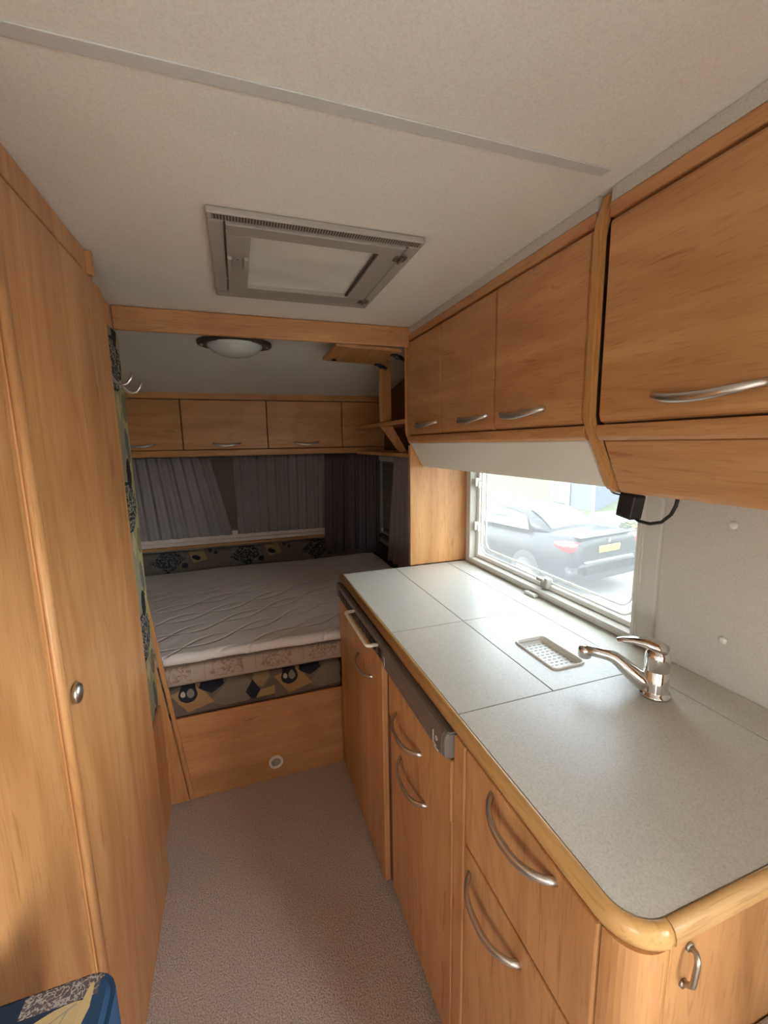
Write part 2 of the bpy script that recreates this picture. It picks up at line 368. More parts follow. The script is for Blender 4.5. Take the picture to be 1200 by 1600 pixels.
# ceiling: flat over the kitchen, sloping down over the bed; opening for the roof hatch
cl = MB()
def ceil_part(ya, x0, x1): cl.prism([(ya, ZC), (1.80, ZC), (2.10, 1.905), (2.90, 1.775), (3.2, 1.60), (3.24, 1.60), (3.24, 2.0), (ya, 2.0)], 'x', x0, x1)
ceil_part(-.2, LW-.04, -.005); ceil_part(-.2, .425, RW+.04); ceil_part(1.465, -.005, .425)
cl.box(-.005, .425, -.2, 1.01, ZC, 2.0)
cl.box(LW-.04, RW+.04, YF-.04, -.2, ZC, 2.0)
struct(cl.build('ceiling', CEIL), 'off-white textured vinyl ceiling', 'ceiling')
st = MB().box(-.33, .66, .660, .682, ZC-.0025, ZC-.0002, .0008).build('trim_1', CEIL2); struct(st, 'grey seam strip across the ceiling', 'trim')
WIN = (.80, 1.70, .905, 1.40)
wr = solid_wall('wall_right', 'x', RW, RW+.035, YF, YB, 0, 2.0, [WIN, (-1.70, -.75, .95, 1.70)], WALL); struct(wr, 'speckled grey-white wall panel behind the worktop', 'wall')
wl = solid_wall('wall_left', 'x', LW-.035, LW, YF, YB, 0, 2.0, [(-1.6, -1.2, .95, 1.40)], WALL); struct(wl, 'vinyl wall behind the wardrobe', 'wall')
wb = solid_wall('wall_rear', 'y', YB, YB+.035, LW, RW, 0, 2.0, [], WALL); struct(wb, 'wall behind the bed', 'wall')
wf = solid_wall('wall_front', 'y', YF-.035, YF, LW, RW, 0, 2.0, [], WALL); struct(wf, 'end wall of the dinette', 'wall')
wp = MB().box(.74, RW-.001, -.36, -.33, 0, ZC-.001, .002).build('wall_added_shade', WZ); struct(wp, 'added wooden partition out of view, shading the worktop end', 'wall')  # unseen panel, added to keep light off the end panel and near worktop
# beam over the bed opening
bm_ = MB().box(-.374, .712, 1.7185, 1.738, 1.846, ZC-.001, .006, 3).build('trim_2', WX); struct(bm_, 'wooden beam across the ceiling above the bed end', 'trim')
# bulkhead beside the worktop
bh = MB().box(.722, RW-.001, 1.748, 1.764, .892, 1.44, .003).build('wall_bulkhead', WZ); struct(bh, 'lit wooden bulkhead panel between worktop end and bed', 'wall')
be = MB().box(.716, .7235, 1.745, 1.766, .892, 1.44, .002).build('edge_strip', WZ, bh)

# ================================================================== LEFT: WARDROBE
XW = -.312
wd = thing('wardrobe', 'tall wooden wardrobe with round nickel door knob along the aisle', 'wardrobe', (-.7, .95, 0))
B('body', WZL, wd, LW+.002, XW-.026, .505, 1.400, 0, ZC-.002)
d = MB().prism([(.792, .035), (1.385, .035)]+arc(1.345, 1.826, .040, 0, PI/2, 6)+[(.792, 1.866)], 'x', XW-.022, XW, .008, seg=3).build('door', WZL, wd)
MB().lathe([(0, .0), (.012, .0), (.0175, .003), (.019, .007), (.0165, .011), (.009, .0135), (0, .0142)], (XW, .850, 1.012), (1, 0, 0)).build('knob', NICK, d)
# half-round door edge moulding
MB().tube([(XW-.002, .812, .036), (XW-.002, .812, 1.865)], .016, 12, squash=((1, 0, 0), .45)).build('edge_moulding', WZL, d)
B('side_panel', WZL, wd, XW-.022, XW-.001, .508, .770, .035, 1.866, .006, 3)
MB().tube([(XW-.012, .7745, .036), (XW-.012, .7745, 1.865)], .007, 8).build('beading', WZL, wd)
B('top_rail', WZL, wd, XW-.022, XW-.006, .508, 1.278, 1.871, ZC-.002, .003)
B('cover_strip', WZL, wd, XW-.022, XW+.006, 1.279, 1.297, 1.868, ZC-.002, .002)
B('plinth', WZ, wd, XW-.022, XW-.008, .51, 1.383, 0, .033, .001)
B('end_panel', WZ, wd, LW+.002, -.374, 1.402, 1.7135, 0, ZC-.002, .002)
B('end_plinth', WZ, wd, -.3735, -.352, 1.402, 1.714, 0, .46, .004)
# padded wall panel
pp = MB().prism(rrect(1.432, 1.706, .470, 1.832, .035, 5), 'x', -.3735, -.3555, .006).build('padded_panel', FAB_PAD)
rebase(pp, (-.3735, 1.57, .47)); tag(pp, 'tall padded wall panel in navy and khaki patterned fabric beside the wardrobe door', 'wall panel')
for k, (yy, zz) in enumerate(((1.52, 1.665), (1.645, 1.655))):
    hk = thing('coat_hook', ('curved metal coat hook on the padded panel, close to the wardrobe door', 'curved metal coat hook on the padded panel, close to the bed')[k], 'hook', (-.3555, yy, zz), 'coat hooks on padded panel')
    MB().lathe([(0, 0), (.014, 0), (.014, .003), (.008, .006), (0, .006)], (-.3552, yy, zz), (1, 0, 0), 16).build('plate', NICK, hk)
    pts = [(-.352, yy, zz), (-.345, yy, zz-.008), (-.335, yy, zz-.020), (-.322, yy, zz-.026), (-.308, yy, zz-.022), (-.297, yy, zz-.008), (-.290, yy, zz+.010)]
    MB().tube(pts, [.005, .005, .0048, .0046, .0044, .004, .0036], 8).build('prong', NICK, hk)
# slanting gusset board at the bed end
gb = thing('bed_end_board', 'slanting wooden board with dark slit at the bed end, next to the wardrobe', 'board', (-.33, 1.70, .012))
MB().prism([(-.372, .012), (-.286, .012), (-.386, .90), (-.4, .90)][:3]+[(-.40, .90), (-.40, .012)], 'y', 1.7145, 1.7220, .001).build('panel', WZ, gb)
MB().prism([(-.282, .012), (-.266, .012), (-.370, .97), (-.384, .97)], 'y', 1.7148, 1.7285, .002).build('edge_strip', WZ, gb)

# ================================================================== BED
bb = thing('divan', 'low wooden bed base with round vent ring in its front board', 'bed base', (0, 1.75, 0))
B('front_board', WX, bb, -.372, .372, 1.730, 1.742, 0, .372, .002)
MB().lathe([(.0205, .0), (.0205, .006), (.0225, .008), (.027, .0085), (.0295, .006), (.0305, 0)], (.066, 1.7302, .079), (0, -1, 0), 28).build('vent_ring', WHITEP, bb)
MB().lathe([(0, .001), (.0205, .001), (.0205, .0)], (.066, 1.7302, .079), (0, -1, 0), 24).build('vent_hole', GREYP, bb)
MB().box(.048, .084, 1.7265, 1.7285, .076, .081, .001).build('vent_bar', GREYP, bb)
B('bed_box', WX, bb, LW+.01, .99, 1.744, 3.19, 0, .368, .002)
def slab(name, mat, x0, x1, y0, y1, z0, z1, r, seg=3, wav=0):
    m = MB().box(x0, x1, y0, y1, z0, z1, r, seg); return m.build(name, mat, None, True)
sc_ = slab('bed_seat_cushion', FAB_BED, -1.06, .372, 1.730, 2.95, .373, .492, .018); rebase(sc_, (0, 1.78, .372))
tag(sc_, 'flat base cushion in patterned fabric with dark rings, under the mattress', 'cushion')
mt = slab('mattress', MATT, -1.06, .925, 1.752, 3.03, .494, .575, .02); rebase(mt, (0, 1.76, .494)); tag(mt, 'beige mattress with printed ticking side, under the quilted topper', 'mattress')
def topper():
    m = MB(); x0, x1, y0, y1 = -1.07, .93, 1.742, 3.03
    def hgt(x, y): return .633+.005*math.sin(7*x+2)*math.sin(5*y)-.010*max(0, (y-2.5))
    m.grid(lambda u, v: (x0+.02+(x1-x0-.04)*u, y0+.02+(y1-y0-.04)*v, hgt(x0+(x1-x0)*u, y0+(y1-y0)*v)), 60, 40)
    # rolled border
    prof = [(.02, 0), (.008, -.004), (0.0, -.014), (0, -.030), (.008, -.040), (.02, -.043)]
    def ring(d, dz):
        pts = []
        for (ax, ay, bx, by) in ((x0+d, y0+d, x1-d, y0+d), (x1-d, y0+d, x1-d, y1-d), (x1-d, y1-d, x0+d, y1-d), (x0+d, y1-d, x0+d, y0+d)):
            for i in range(30):
                x, y = ax+(bx-ax)*i/30, ay+(by-ay)*i/30; pts.append((x, y, hgt(min(max(x, x0+.02), x1-.02), min(max(y, y0+.02), y1-.02))+dz+.002*math.sin(31*x+17*y)))
        return pts
    b = bmesh.new(); R = [[b.verts.new(p) for p in ring(*q)] for q in prof]; n = len(R[0])
    for A, Bq in zip(R, R[1:]):
        for j in range(n): b.faces.new((A[j], A[(j+1) % n], Bq[(j+1) % n], Bq[j])).smooth = True
    b.faces.new(R[-1]); m.add(b)
    return m.build('mattress_topper', QUILT)
tp = topper(); rebase(tp, (0, 1.76, .588)); tag(tp, 'white quilted mattress topper with wavy stitching on the bed', 'mattress topper')
bc = slab('back_cushion', FAB_BACK, -1.06, .99, 3.078, 3.138, .50, .745, .02); rebase(bc, (0, 3.09, .50)); tag(bc, 'long dark patterned back cushion behind the mattress, below the rear window', 'cushion')
sd = slab('side_cushion', DKCLOTH, .958, 1.005, 1.80, 3.03, .50, .70, .02); rebase(sd, (.97, 2.4, .50)); tag(sd, 'dark side cushion between mattress and window wall', 'cushion')
for k, (z, s_) in enumerate(((.742, .03),)):
    rl = MB().box(.985, 1.009, 1.80, 3.02, z, z+s_, .004).build('window_rail', DKBR); rebase(rl, (1.0, 2.4, z)); tag(rl, 'dark rail below the side window by the bed', 'rail')

# rear window + blinds + curtains
w2 = struct(MB().box(-.80, .70, 3.185, 3.199, .775, 1.385, .004).build('window_2', FRAMEP), 'rear window behind net curtains', 'window')
rb = thing('pleated_blind', 'lowered fabric blind with pale bottom rail behind the net curtains', 'blind', (-.05, 3.17, .78))
MB().grid(lambda u, v: (-.78+1.43*u, 3.172-.004*abs(math.sin(v*PI*24)), .86+.52*v), 2, 96).build('blind_cloth', BLINDC, rb)
MB().grid(lambda u, v: (-.80+1.46*u, 3.166-.003*abs(math.sin(u*PI*70)), .797+.055*v), 280, 2).build('painted_light_band', BLINDL, rb)  # pale colour stands in for daylight let through at the blind's foot
B('bottom_rail', BLINDL, rb, -.80, .66, 3.150, 3.176, .772, .796, .003)
B('dark_line', DKBR, rb, -.80, .66, 3.162, 3.168, .852, .858, .001)
sill = MB().box(-1.05, .98, 3.140, 3.184, .752, .770, .003).build('window_sill', WX, w2)
def curtain(name, mat, fn, nu, nv, label, cat='curtain', group=None, base=None):
    o = MB().grid(fn, nu, nv).build(name, mat); md = o.modifiers.new('s', 'SOLIDIFY'); md.thickness = .0012
    if base: rebase(o, base)
    return tag(o, label, cat, group)
def netcurtain(x0, x1, gather, seed, lean):
    rr = random.Random(seed); ph = [rr.uniform(0, 6) for _ in range(4)]
    def fn(u, v):
        z = .83+.554*v
        x = x0+(x1-x0)*u + lean*(1-v)*(u)
        k = .6+.4*v
        y = 3.125 + k*(.010*math.sin(u*2*PI*gather+ph[0])+.005*math.sin(u*2*PI*gather*2.3+ph[1])) + .004*math.sin(u*5+v*3+ph[2])
        return (x, y, z - (.006*abs(math.sin(u*2*PI*gather)) if v > .98 else 0))
    return fn
curtain('net_curtain', SHEER, netcurtain(-.80, -.19, 9, 1, .115), 140, 14, 'gathered grey net curtain half drawn across the rear window, its edge falling aslant', base=(-.4, 3.125, .83))
curtain('net_curtain', SHEER, netcurtain(-.04, .60, 9, 2, -.015), 130, 14, 'gathered grey net curtain hanging straight next to the plum curtain', base=(.3, 3.125, .83))
rr = random.Random(7); PH = [rr.uniform(0, 6) for _ in range(6)]
def plum(u, v):
    k = .45+.55*(1-v)
    return (.585-.02*(1-v)+(.42+.01*(1-v))*u, 3.045+.016*math.sin(u*2*PI*5+PH[0])*k+.012*math.sin(u*2*PI*3.1+PH[1])*k*.8+.004*math.sin(u*2*PI*15), (.665-.03*u)*(1-v)+1.384*v-.015*math.sin(u*9)*(1-v))
curtain('plum_curtain', PLUM, plum, 110, 14, 'dark plum pleated curtain in the corner beside the rear window', base=(.79, 3.075, .66))
w3 = struct(MB().box(1.0, 1.0095, 1.80, 2.98, .80, 1.36, .003).build('window_3', DKBR), 'side window over the bed behind a dark blind', 'window')
sb = thing('side_blind', 'lowered dark brown blind on the side window over the bed', 'blind', (.99, 2.4, .80))
MB().grid(lambda u, v: (.988+.002*math.sin(v*60), 1.84+1.10*u, .83+.50*v), 2, 60).build('blind_cloth', BLINDC, sb)
B('bottom_rail', DKBR, sb, .980, .996, 1.84, 2.94, .805, .828, .003)
B('head_rail', FRAMEP, sb, .975, .998, 1.80, 2.98, 1.325, 1.360, .004)
MB().lathe([(0, 0), (.012, 0), (.012, .012), (0, .014)], (.979, 2.92, .82), (-1, 0, 0), 12).build('end_cap', WHITEP, sb)
def sidecur(u, v):
    w = .34+.17*(1-v)
    y = 2.18+w*u
    return (.930+.010*math.sin(u*2*PI*5+1)+.004*math.sin(u*33), y, .665+.718*v)
curtain('grey_curtain', GREYC, sidecur, 70, 14, 'grey gathered curtain by the bulkhead, flaring towards its hem', base=(.935, 2.4, .665))

# ================================================================== REAR OVERHEAD LOCKER
YC = 2.90
rc = thing('rear_locker', 'long wooden overhead locker with flap doors above the rear window', 'cabinet', (0, 3.0, 1.39))
B('body', CARC, rc, LW+.005, 1.005, YC+.020, YB-.002, 1.40, 1.735, 0)
B('top_rail', WX, rc, LW+.005, 1.005, YC-.002, YC+.020, 1.738, 1.777, .003)
B('bottom_rail', WX, rc, LW+.005, 1.005, YC-.004, YC+.020, 1.388, 1.428, .006, 3)
for x0, x1 in ((-.83, -.322), (-.316, .186), (.192, .685)):
    dd = B('door', WX, rc, x0, x1, YC, YC+.018, 1.432, 1.733, .003)
    cx = (x0+x1)/2 if x1 > 0 else (x0+x1)/2+.02
    handle(dd, (cx, YC, 1.462), (1, 0, 0), (0, -1, 0), (0, 0, -1), .165, .026, .014, .0062)
B('end_panel', WX, rc, .691, 1.003, YC, YC+.018, 1.432, 1.733, .003)

# ================================================================== SIDE LOCKER OVER THE BED (open)
XS = .700
sl_ = thing('open_side_locker', 'open wooden side locker over the bed with raised flap and shelf', 'cabinet', (.85, 2.3, 1.40))
B('stile', WZ, sl_, XS+.012, XS+.056, 2.088, 2.104, 1.558, 1.862, .002)
B('stile_edge', WZ, sl_, XS-.004, XS+.0115, 2.084, 2.108, 1.558, 1.862, .003)
MB().prism([(XS-.004, 1.5365), (XS+.012, 1.5365), (XS+.060, 1.5365), (.842, 1.4035), (.798, 1.4035)], 'y', 2.086, 2.106, .002).build('brace', WZ, sl_)
MB().prism([(1.004, 1.768), (XS+.004, 1.768), (XS+.004, 2.61), (XS+.03, 2.66), (.95, 2.892), (1.004, 2.892)], 'z', 1.538, 1.556, .003).build('shelf', WY, sl_)
MB().prism([(1.004, 1.768), (XS+.03, 1.768), (XS+.03, 2.70), (.80, 2.892), (1.004, 2.892)], 'z', 1.385, 1.402, .003).build('bottom_board', WY, sl_)
B('back_panel', CARC, sl_, .990, 1.005, 1.768, 2.892, 1.404, 1.862, 0)
fp = MB().box(-.285, 0, -.155, .155, -.0075, .0075, .002).build('flap_door', WY)
fp.data.transform(Matrix.Translation((.692, 1.925, 1.842)) @ Matrix.Rotation(math.radians(2), 4, 'Y')); 
w = org(sl_); fp.data.transform(Matrix.Translation(-w)); fp.parent = sl_; ORG[fp.name] = w
for yy in (1.82, 2.055):
    m = MB().tube([(.672, yy, 1.832), (.690, yy, 1.822), (.705, yy+.004, 1.824), (.724, yy+.01, 1.815)], [.007, .010, .009, .007], 8); m.box(.66, .69, yy-.012, yy+.012, 1.828, 1.835, .002)
    m.build('hinge', BLACK, fp)
MB().lathe([(0, 0), (.010, 0), (.010, .006), (.006, .008), (0, .008)], (.452, 2.03, 1.8435), (0, 0, -1), 14).build('catch', BLACK, fp)

# ================================================================== KITCHEN OVERHEAD LOCKERS
XO = .700
def rib(parent, y0, y1, name='rib', xo=0):
    p = [(.712+xo, ZC-.001), (.704+xo, 1.898), (.694+xo, 1.872), (.690+xo, 1.845), (.690+xo, 1.50), (.695+xo, 1.478), (.707+xo, 1.455), (.760+xo, 1.352), (.772+xo, 1.338), (.790+xo, 1.334), (.83+xo, 1.334),
         (.83+xo, 1.352), (.79+xo, 1.352), (.780+xo, 1.358), (.725+xo, 1.462), (.712+xo, 1.486), (.708+xo, 1.50), (.708+xo, 1.84), (.714+xo, 1.866), (.722+xo, 1.90), (.730+xo, ZC-.001)]
    return MB().prism(p, 'y', y0, y1, .006 if y1-y0 > .02 else .0035, seg=4).build(name, RIMZ, parent)
def overhead(name, label, ya, yb, splits, hnd):
    t = thing(name, label, 'cabinet', (.85, (ya+yb)/2, 1.34))
    B('body', CARC, t, XO+.022, RW-.002, ya, yb, 1.47, 1.90, 0)
    B('top_rail', WY, t, XO+.001, XO+.022, ya, yb, 1.869, 1.895, .003)
    MB().prism([(XO+.004, 1.8965), (XO+.02, 1.8965), (XO+.02, ZC-.001), (XO+.006, ZC-.001)], 'y', ya, yb).build('vent_strip', MESHG, t)
    for (y0, y1), (h0, h1) in zip(splits, hnd):
        dd = MB().prism([(XO, 1.500), (XO+.003, 1.489), (XO+.010, 1.484), (XO+.022, 1.484), (XO+.022, 1.864), (XO+.004, 1.864), (XO, 1.856)], 'y', y0, y1, .002).build('door', WY, t)
        handle(dd, (XO, (h0+h1)/2, 1.522), (0, 1, 0), (-1, 0, 0), (0, 0, -1), h1-h0, .028, .012, .0072)
    MB().prism([(XO+.003, 1.480), (XO+.001, 1.470), (XO+.004, 1.456), (XO+.012, 1.449), (XO+.03, 1.449), (XO+.03, 1.480)], 'y', ya, yb, .001).build('bottom_rail', WY, t)
    return t
o1 = overhead('overhead_locker', 'wooden overhead locker with three doors above the kitchen window', .733, 1.738, [(.738, 1.0690), (1.0800, 1.4090), (1.4200, 1.734)], [(.858, 1.038), (1.105, 1.280), (1.445, 1.628)])
MB().prism([(.716, 1.449), (.728, 1.449), (.785, 1.352), (.795, 1.352), (.795, 1.346), (.774, 1.346)], 'y', .735, 1.737, .002).build('blind_pelmet', PEL, o1)
B('floor_board', CARC, o1, .800, RW-.002, .735, 1.737, 1.395, 1.405, 0)
rib(o1, .703, .7305); r2 = rib(o1, 1.7395, 1.7475, 'rib', .004)
o2 = overhead('overhead_locker', 'wooden overhead locker with one wide door, above the tap and plain wall', .20, .6995, [(.282, .694), (.204, .276)], [(.400, .578), (.235, .245)])
for ch in list(o2.children):
    if ch.name.startswith('door') and min(v.co.y for v in ch.data.vertices)+org(ch).y < .25:
        for g in list(ch.children): bpy.data.objects.remove(g)
MB().prism([(.722, 1.449), (.740, 1.449), (.797, 1.352), (.82, 1.345), (1.0, 1.345), (1.0, 1.336), (.782, 1.336), (.772, 1.345)], 'y', .205, .6995, .003).build('underside_panel', WY, o2)
MB().prism([(XO, 1.90), (XO, 1.49), (.78, 1.338), (1.006, 1.338), (1.006, 1.90)], 'y', .186, .1995, .002).build('end_panel', WZ, o2)

# ================================================================== KITCHEN WINDOW
wy0, wy1, wz0, wz1 = .80, 1.70, .905, 1.40
k1 = struct(thing('window_1', 'hazy acrylic kitchen window in pale plastic frame above the worktop', 'window', (1.03, 1.25, .905)))
def ringprism(name, mat, parent, o_, i_, x0, x1, bev=.002, r=.0):
    m = MB(); (a0, a1, c0, c1), (b0, b1, d0, d1) = o_, i_
    m.box(x0, x1, a0, b0, c0, c1, bev); m.box(x0, x1, b1, a1, c0, c1, bev); m.box(x0, x1, b0, b1, c0, d0, bev); m.box(x0, x1, b0, b1, d1, c1, bev)
    return m.build(name, mat, parent)
ringprism('outer_frame', FRAMEP, k1, (.768, 1.742, .8915, 1.44), (.822, 1.700, .912, 1.41), .998, 1.0095, .003)
ringprism('frame_lining', FRAMEP, k1, (.818, 1.704, .906, 1.414), (.828, 1.694, .918, 1.405), .992, 1.060, .002)
ringprism('inner_frame', WHITEP, k1, (.829, 1.693, .919, 1.404), (.842, 1.672, .936, 1.395), 1.024, 1.050, .003)
for (x, ins, r_) in ((1.034, .0, .005), (1.044, .022, .004)):
    path = [(x, y, z) for y, z in rrect(.846+ins, 1.662-ins, .944+ins, 1.392-ins, .05-ins*.3, 8)]
    MB().tube(path, r_, 8, True).build('seal', EDGE, k1)
MB().prism(rrect(.842, 1.668, .938, 1.394, .045, 6), 'x', 1.0465, 1.0495).build('pane', ACRYL, k1)
for (yy, zz) in ((1.205, .935),):
    m = MB().box(1.010, 1.040, yy-.018, yy+.018, .922, .962, .006, 3); m.box(1.000, 1.022, yy-.006, yy+.030, .948, .960, .004); m.build('catch', GREYP, k1)
for zz in (1.06, 1.26):
    m = MB().box(1.012, 1.040, 1.660, 1.688, zz-.018, zz+.018, .005, 3); m.box(1.0, 1.02, 1.664, 1.676, zz-.010, zz+.03, .004); m.build('catch', FRAMEP, k1)
B('blind_track', FRAMEP, k1, .9955, 1.006, 1.700, 1.714, .918, 1.41, .002)
B('blind_track', FRAMEP, k1, .9955, 1.006, .812, .826, .918, 1.41, .002)
cb = MB().box(.972, .992, 1.205, 1.262, .8915, .902, .003).build('blind_clip', WHITEP); rebase(cb, (.98, 1.23, .8915)); tag(cb, 'small white plastic blind clip on the worktop under the window', 'clip')
B('blind_clip_top', GREYP, k1, .975, .995, 1.16, 1.23, 1.336, 1.345, .002)
for k, (yy, zz) in enumerate(((.610, 1.262), (.605, .998))):
    q = MB().lathe([(0, 0), (.0085, 0), (.009, .002), (.0075, .005), (.003, .0065), (0, .0066)], (RW, yy, zz), (-1, 0, 0), 16).build('screw_cap', WHITEP); rebase(q, (RW, yy, zz))
    tag(q, ('round white screw cap high on the plain wall below the overhead locker', 'round white screw cap low on the plain wall above the worktop')[k], 'screw cap', 'screw caps on the wall')

# ================================================================== WORKTOP
ZT = .890
wt = thing('worktop', 'pale grey laminate worktop with hinged lids and rounded wooden rim', 'worktop', (.7, 1.0, .85))
XI = .398
MB().prism([(XI-.003, 1.744), (XI-.003, .335)]+arc(.441, .335, .046, PI, 1.5*PI, 8)[1:]+[(1.004, .289), (1.004, 1.744)], 'z', .8592, .8725).build('core', CARC, wt)
g = .0014
MB().prism([(XI, .713-g), (XI, .336)]+arc(.441, .336, .043, PI, 1.5*PI, 8)[1:]+[(.90-g, .293), (.90-g, .713-g)], 'z', .874, ZT).build('main_slab', TOP, wt)
B('back_strip', TOP, wt, .90+g, 1.008, .293, 1.744, .874, ZT, .0008)
B('lid', TOP, wt, XI, .640-g, .713+g, 1.124-g, .874, ZT, .0008); B('lid', TOP, wt, XI, .640-g, 1.124+g, 1.744, .874, ZT, .0008)
B('lid', TOP, wt, .640+g, .90-g, 1.124+g, 1.744, .874, ZT, .0008)
m = MB(); a, b, c, e = .640+g, .90-g, .713+g, 1.124-g
tx0, tx1, ty0, ty1 = .709, .793, .790, .938
for q in ((a, tx0, c, e), (tx1, b, c, e), (tx0, tx1, c, ty0), (tx0, tx1, ty1, e)): m.box(*q, .874, ZT)
bmesh.ops.remove_doubles(m.bm, verts=m.bm.verts, dist=1e-5); m.build('lid', TOP, wt)
# rounded rim swept along the edge
def sweep(profile, path):
    b = bmesh.new(); R = []; n = len(path)
    for i, p in enumerate(path):
        t = (Vector(path[min(i+1, n-1)])-Vector(path[max(i-1, 0)])).normalized(); nrm = Vector((t.y, -t.x))   # outward = right of travel
        R.append([b.verts.new((p[0]+nrm.x*o, p[1]+nrm.y*o, z)) for o, z in profile])
    k = len(profile)
    for A, Bq in zip(R, R[1:]):
        for j in range(k): b.faces.new((A[j], A[(j+1) % k], Bq[(j+1) % k], Bq[j])).smooth = True
    b.faces.new(R[0]); b.faces.new(R[-1]); bmesh.ops.recalc_face_normals(b, faces=b.faces); return b
pr = [(0, .860), (.008, .860), (.0135, .863), (.0165, .870), (.0165, .878), (.0135, .886), (.009, .8905), (.003, .8915), (0, .8900)]
pathF = [(XI-.0015, 1.7445), (XI-.0015, .336)]+arc(.441, .336, .0445, PI, 1.5*PI, 10)[1:]
pathF = [(x, y) for x, y in pathF][::-1]
mb = MB(); mb.add(sweep([(-o, z) for o, z in pr], pathF)); mb.build('front_rim', RIM, wt)
mb = MB(); mb.add(sweep([(-o, z) for o, z in pr], [(1.006, .2915), (.442, .2915)])); mb.build('end_rim', RIMX, wt)

# soap / drain tray in the lid
tr_ = thing('drain_tray', 'small white plastic drain tray with slots, set into the worktop lid', 'tray', (.751, .864, .887))
outer = rrect(.700, .802, .780, .948, .016, 5); inner = rrect(.706, .796, .786, .942, .013, 5); low = rrect(.713, .789, .794, .934, .010, 5)
b = bmesh.new(); Z_ = [(outer, .8905), (rrect(.701, .801, .781, .947, .0155, 5), .8945), (rrect(.7045, .7975, .7845, .9435, .014, 5), .8945), (inner, .8905), (low, .8795)]
R = [[b.verts.new((x, y, z)) for x, y in q] for q, z in Z_]; n = len(outer)
for A, Bq in zip(R, R[1:]):
    for j in range(n): b.faces.new((A[j], A[(j+1) % n], Bq[(j+1) % n], Bq[j])).smooth = True
b.faces.new(R[-1]); mb = MB(); mb.add(b); mb.build('dish', WHITEP, tr_)
for i in range(10):
    for j in range(5):
        y = .804+.0135*i; x = .720+.0155*j+(.004 if i % 2 else 0)
        m = MB().box(x-.0045, x+.0045, y-.0019, y+.0019, .8793, .8801, .0003, 1); m.build('slot', GREYP, tr_)

# tap
tap = thing('tap', 'chrome single-lever mixer tap standing on the worktop', 'tap', (.838, .625, ZT))
MB().lathe([(0, .0), (.030, .0), (.0315, .003), (.0305, .007), (.0255, .010), (.0245, .014), (.0245, .060), (.0235, .0615), (.0245, .063), (.0245, .088), (.0235, .098), (.0195, .108), (.010, .114), (0, .115)], (.838, .625, ZT), n=32).build('body', CHROME, tap)
D = Vector((-.103, .095, 0)).normalized(); S0 = Vector((.838, .625, 0))
def tp_(d, z): return tuple(S0+D*d+Vector((0, 0, z)))
sp_ = MB().tube([tp_(.010, .906), tp_(.030, .920), tp_(.052, .938), (tp_(.074, .956)), tp_(.084, .9625), tp_(.096, .966), tp_(.118, .968), tp_(.142, .968)], [.020, .0195, .0175, .0145, .0135, .0128, .0122, .0118], 14).build('spout', CHROME, tap)
MB().lathe([(0, .014), (.011, .013), (.0145, .006), (.0145, -.012), (.0125, -.014), (0, -.014)], tp_(.144, .965), n=20).build('aerator', CHROME, sp_)
lv = MB().tube([tp_(-.012, .996), tp_(.008, 1.005), tp_(.028, 1.010), tp_(.048, 1.0105), tp_(.066, 1.008), tp_(.080, 1.0055)], [.020, .0215, .0175, .0135, .0115, .0085], 14, squash=((0, 0, 1), .55)).build('lever', CHROME, tap)

# ================================================================== BASE UNITS
XF = .382
fr = thing('fridge', 'wood-fronted fridge with vent grille and cream towel rail under the worktop end', 'fridge', (.68, 1.42, 0))
B('body', CARC, fr, XF+.004, 1.0, 1.106, 1.740, .03, .848, 0)
fd = B('door', WZ, fr, XF-.017, XF+.003, 1.125, 1.700, .022, .800, .004, 3)
handle(fd, (XF-.017, 1.312, .694), (0, 1, 0), (-1, 0, 0), (0, 0, -1), .175, .026, .012, .0062)
B('control_strip', BRONZE, fr, XF-.016, XF+.003, 1.102, 1.742, .803, .857, .003)
B('grille', BLACK, fr, XF-.0185, XF-.0155, 1.185, 1.690, .812, .838, .001)
for i in range(12): B('grille_bar', DKBR, fr, XF-.0205, XF-.018, 1.20+.04*i, 1.204+.04*i, .812, .838, 0)
B('switch', BLACK, fr, XF-.021, XF-.0155, 1.128, 1.152, .812, .836, .003)
MB().tube([(XF-.016, 1.160, .842), (XF-.043, 1.160, .842), (XF-.049, 1.164, .842), (XF-.051, 1.172, .842), (XF-.051, 1.428, .842), (XF-.049, 1.436, .842), (XF-.043, 1.440, .842), (XF-.016, 1.440, .842)], .0062, 10).build('towel_rail', CREAM, fr)
B('plinth', CARC, fr, XF+.03, XF+.05, 1.106, 1.740, 0, .03, 0)

mu = thing('oven_unit', 'wood-fronted base unit with bronze control panel beside the fridge', 'cabinet', (.68, .90, 0))
B('body', CARC, mu, XF+.012, 1.0, .700, 1.101, 0, .848, 0)
cp = MB().prism([(XF+.010, .857), (XF-.012, .857), (XF-.020, .847), (XF-.023, .822), (XF-.021, .800), (XF-.014, .796), (XF+.010, .796)], 'y', .716, 1.100, .002).build('control_panel', BRONZE, mu)
MB().prism([(XF+.010, .857), (XF-.010, .857), (XF-.017, .846), (XF-.019, .822), (XF-.017, .802), (XF-.010, .797), (XF+.010, .797)], 'y', .704, .7165, .0035, seg=3).build('end_cap', plain('end_cap_grey', (.22, .20, .19), .4), cp)
MB().box(XF-.0238, XF-.0228, .752, .7535, .810, .838).box(XF-.0238, XF-.0228, .735, .7535, .809, .8102).build('mark', WHITEM, cp)
MB().tube([(XF-.0235, .737+.0045*math.cos(2*PI*i/14), .828+.0045*math.sin(2*PI*i/14)) for i in range(14)], .0006, 6, True).build('mark', WHITEM, cp)
for i in range(3): MB().box(XF-.0238, XF-.0228, .729+.007*i, .733+.007*i, .802, .8055).build('mark', WHITEM, cp)
